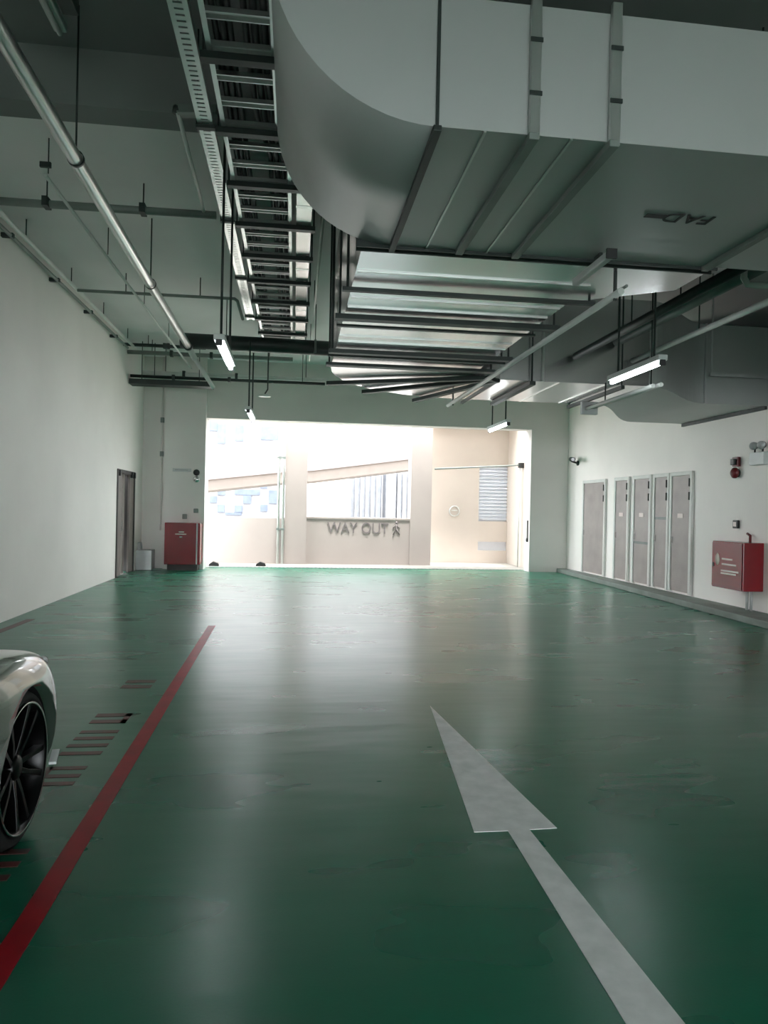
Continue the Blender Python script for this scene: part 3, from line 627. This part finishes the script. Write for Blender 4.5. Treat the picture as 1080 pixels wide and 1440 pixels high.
t = thing('wall_plate', 'thin pale lettered plate on the wall above the left hose cabinet', 'sign', (-2.65, 17.17, 2.2))
MB().box(-2.85, 17.165, 2.29, -2.42, 17.179, 2.37).build('plate', 'pale_metal', t)
MB().box(-2.8, 17.161, 2.325, -2.5, 17.165, 2.338).build('lettering_bar', 'grey_pipe', t)
t = thing('corner_box', 'low pale metal box in the back left corner beside the double door', 'box', (-3.38, 16.9, 0))
MB().box(-3.575, 16.8, 0, -3.22, 17.2, .46).build('body', 'pale_metal', t, bevel=.015); MB().prism([(-3.575, .46), (-3.5, .46), (-3.52, .62), (-3.575, .62)], 'y', 17.0, 17.2).build('back_plate', 'pale_metal', t)

# ------------------------------------------------------------------ parked car (nose towards the opening)
CX, CY, NOSE = -2.055, 0, 4.02
car = thing('car', 'silver grey sports coupe with black wheels parked at the left', 'car', (CX, 1.9, 0))
ST = [  # distance from nose, half width, sill height, shoulder height, centre height
    (0.00, .42, .30, .50, .55), (.05, .64, .22, .60, .63), (.13, .80, .17, .675, .70), (.25, .895, .15, .74, .755), (.40, .945, .15, .785, .80), (.73, .955, .16, .835, .86), (1.1, .95, .17, .85, .90),
    (1.5, .92, .17, .84, .90), (2.1, .89, .17, .82, .90), (2.8, .90, .17, .84, .90), (3.4, .93, .17, .87, .93), (3.8, .93, .2, .88, .95), (4.1, .88, .26, .86, .93), (4.28, .76, .34, .80, .86), (4.34, .55, .42, .70, .74)]
def body_rings():
    out = []
    for s_, wd, zb, zs, h in ST:
        half = [(0, zb), (wd * .7, zb), (wd * .95, zb + .03), (wd, zb + (zs - zb) * .45), (wd * .985, zb + (zs - zb) * .75), (wd * .93, zs - .015), (wd * .82, zs + .012), (wd * .62, (zs + h) / 2), (wd * .3, h), (0, h + .005)]
        ring = half + [(-x, z) for x, z in half[-2:0:-1]]
        out.append([(CX + x, NOSE - s_, z) for x, z in ring])
    return out
def eval_apply(o, cutters=()):
    dg = bpy.context.evaluated_depsgraph_get(); dg.update()
    me = bpy.data.meshes.new_from_object(o.evaluated_get(dg)); o.modifiers.clear(); o.data = me
    for c in cutters: bpy.data.objects.remove(c)
body = MB().loft(body_rings()).build('body', 'car_paint', car)
sm = body.modifiers.new('s', 'SUBSURF'); sm.levels = 2; sm.render_levels = 2
WR = .335; WY = (3.29, .70)
cuts = []
for y in WY:
    for sx in (-1, 1):
        k = MB(); k.tube([(CX + sx * .62, y, WR + .01), (CX + sx * 1.1, y, WR + .01)], .345, 40); ko = k.build('cut', 'arch_black'); cuts.append(ko)
for ko in cuts:
    bo = body.modifiers.new('b', 'BOOLEAN'); bo.object = ko; bo.operation = 'DIFFERENCE'; bo.solver = 'EXACT'
eval_apply(body, cuts)
body.data.name = 'body'
for p in body.data.polygons: p.use_smooth = True
for y in WY:
    for sx in (-1, 1):
        MB().lathe([(.0, 0), (.344, 0), (.344, .25)], (CX + sx * .63, y, WR + .01), (sx, 0, 0), 40).build('wheel_arch_liner', 'arch_black', car)
def wheel(y, sx):
    xo = CX + sx * .90; ax = (sx, 0, 0); c = (xo, y, WR)
    ty = MB(); ty.lathe([(.278, -.03), (.282, -.005), (.30, .0), (.318, -.01), (.332, -.035), (.335, -.06), (.335, -.17), (.325, -.21), (.29, -.225), (.278, -.21)], c, ax, 56); tyre = ty.build('wheel', 'rubber', car)
    rm = MB(); rm.lathe([(.279, -.01), (.282, .002), (.275, .006), (.268, -.004), (.258, -.03), (.247, -.12), (.252, -.2), (.278, -.205)], c, ax, 56); rm.build('rim', 'wheel_black', tyre)
    lp = MB(); lp.lathe([(.278, .003), (.283, .0045), (.278, .0085), (.272, .006)], c, ax, 56); lp.build('rim_lip', 'chrome', tyre)
    MB().lathe([(.0, -.13), (.17, -.13), (.17, -.15), (0, -.15)], c, ax, 40).build('brake_disc', 'dark_steel', tyre)
    for k in range(10):
        t = k * 2 * PI / 10 + .1; t2 = .1 if k % 2 else -.1
        def pt(r, d, dt=0): return (xo + sx * d, y + r * math.cos(t + dt), WR + r * math.sin(t + dt))
        sp = MB(); sp.loft([[pt(.05, -.035, .3), pt(.05, -.035, -.3), pt(.05, -.07, -.3), pt(.05, -.07, .3)], [pt(.14, -.02, .075 + t2 * .6), pt(.14, -.02, -.075 + t2 * .6), pt(.14, -.06, -.075 + t2 * .6), pt(.14, -.06, .075 + t2 * .6)], [pt(.27, -.006, .055 + t2), pt(.27, -.006, -.055 + t2), pt(.27, -.05, -.055 + t2), pt(.27, -.05, .055 + t2)]], smooth=False)
        sp.build('spoke', 'wheel_black', tyre, bevel=.003)
    MB().lathe([(.055, -.06), (.055, -.03), (.045, -.022), (0, -.02)], c, ax, 24).build('hub', 'wheel_black', tyre)
for y in WY:
    for sx in (1, -1): wheel(y, sx)
# greenhouse
GH = [(1.15, .62, .88, .885), (1.55, .66, .88, 1.08), (1.95, .62, .88, 1.25), (2.5, .61, .9, 1.29), (3.0, .60, .9, 1.24), (3.5, .57, .92, 1.08), (3.9, .50, .92, .955)]
rg = []
for s_, wd, zb, h in GH:
    half = [(0, zb), (wd + .14, zb), (wd + .06, zb + (h - zb) * .5), (wd - .03, zb + (h - zb) * .93), (wd * .6, h), (0, h + .01)]
    rg.append([(CX + x, NOSE - s_, z) for x, z in half + [(-x, z) for x, z in half[-2:0:-1]]])
MB().loft(rg).build('window_glass', 'car_glass', car)
rf = []
for s_, wd, zb, h in GH[2:5]:
    rf.append([(CX + x, NOSE - s_, h + z) for x, z in ((-wd + .02, -.03), (-wd * .6, .006), (0, .018), (wd * .6, .006), (wd - .02, -.03), (wd * .6, .0), (0, .005), (-wd * .6, .0))])
MB().loft(rf).build('roof', 'car_paint', car)
for sx in (1, -1):
    o = MB(); o.lathe([(0, .05), (.06, .045), (.085, 0), (.06, -.04), (0, -.05)], (0, 0, 0), (0, 1, 0), 20)
    for v in o.bm.verts: v.co.x *= 1.1; v.co.z *= .72; v.co += Vector((CX + sx * 1.02, NOSE - 1.85, .99))
    o.build('mirror', 'car_paint', car)
    hl = MB(); pts = [(.855, .36, .735), (.81, .24, .70), (.73, .14, .65), (.62, .07, .60)]
    hl.tube([(CX + sx * (a + .0), NOSE - b_, c) for a, b_, c in pts], [.006, .026, .026, .01], 12); hl.build('headlight', 'lamp_glass', car)
    MB().box(CX + sx * .5 - .16, NOSE - 4.35, .72, CX + sx * .5 + .16, NOSE - 4.26, .78).build('tail_light', 'red_lamp', car, bevel=.01)
    sk = MB(); sk.bar((CX + sx * .915, NOSE - .40, .235), (CX + sx * .89, NOSE - .27, .255), .035, .012); sk.build('bumper_fin', 'lamp_glass', car)
MB().box(CX - .45, NOSE - .06, .27, CX + .45, NOSE + .02, .40).build('grille', 'black_plastic', car, bevel=.01)
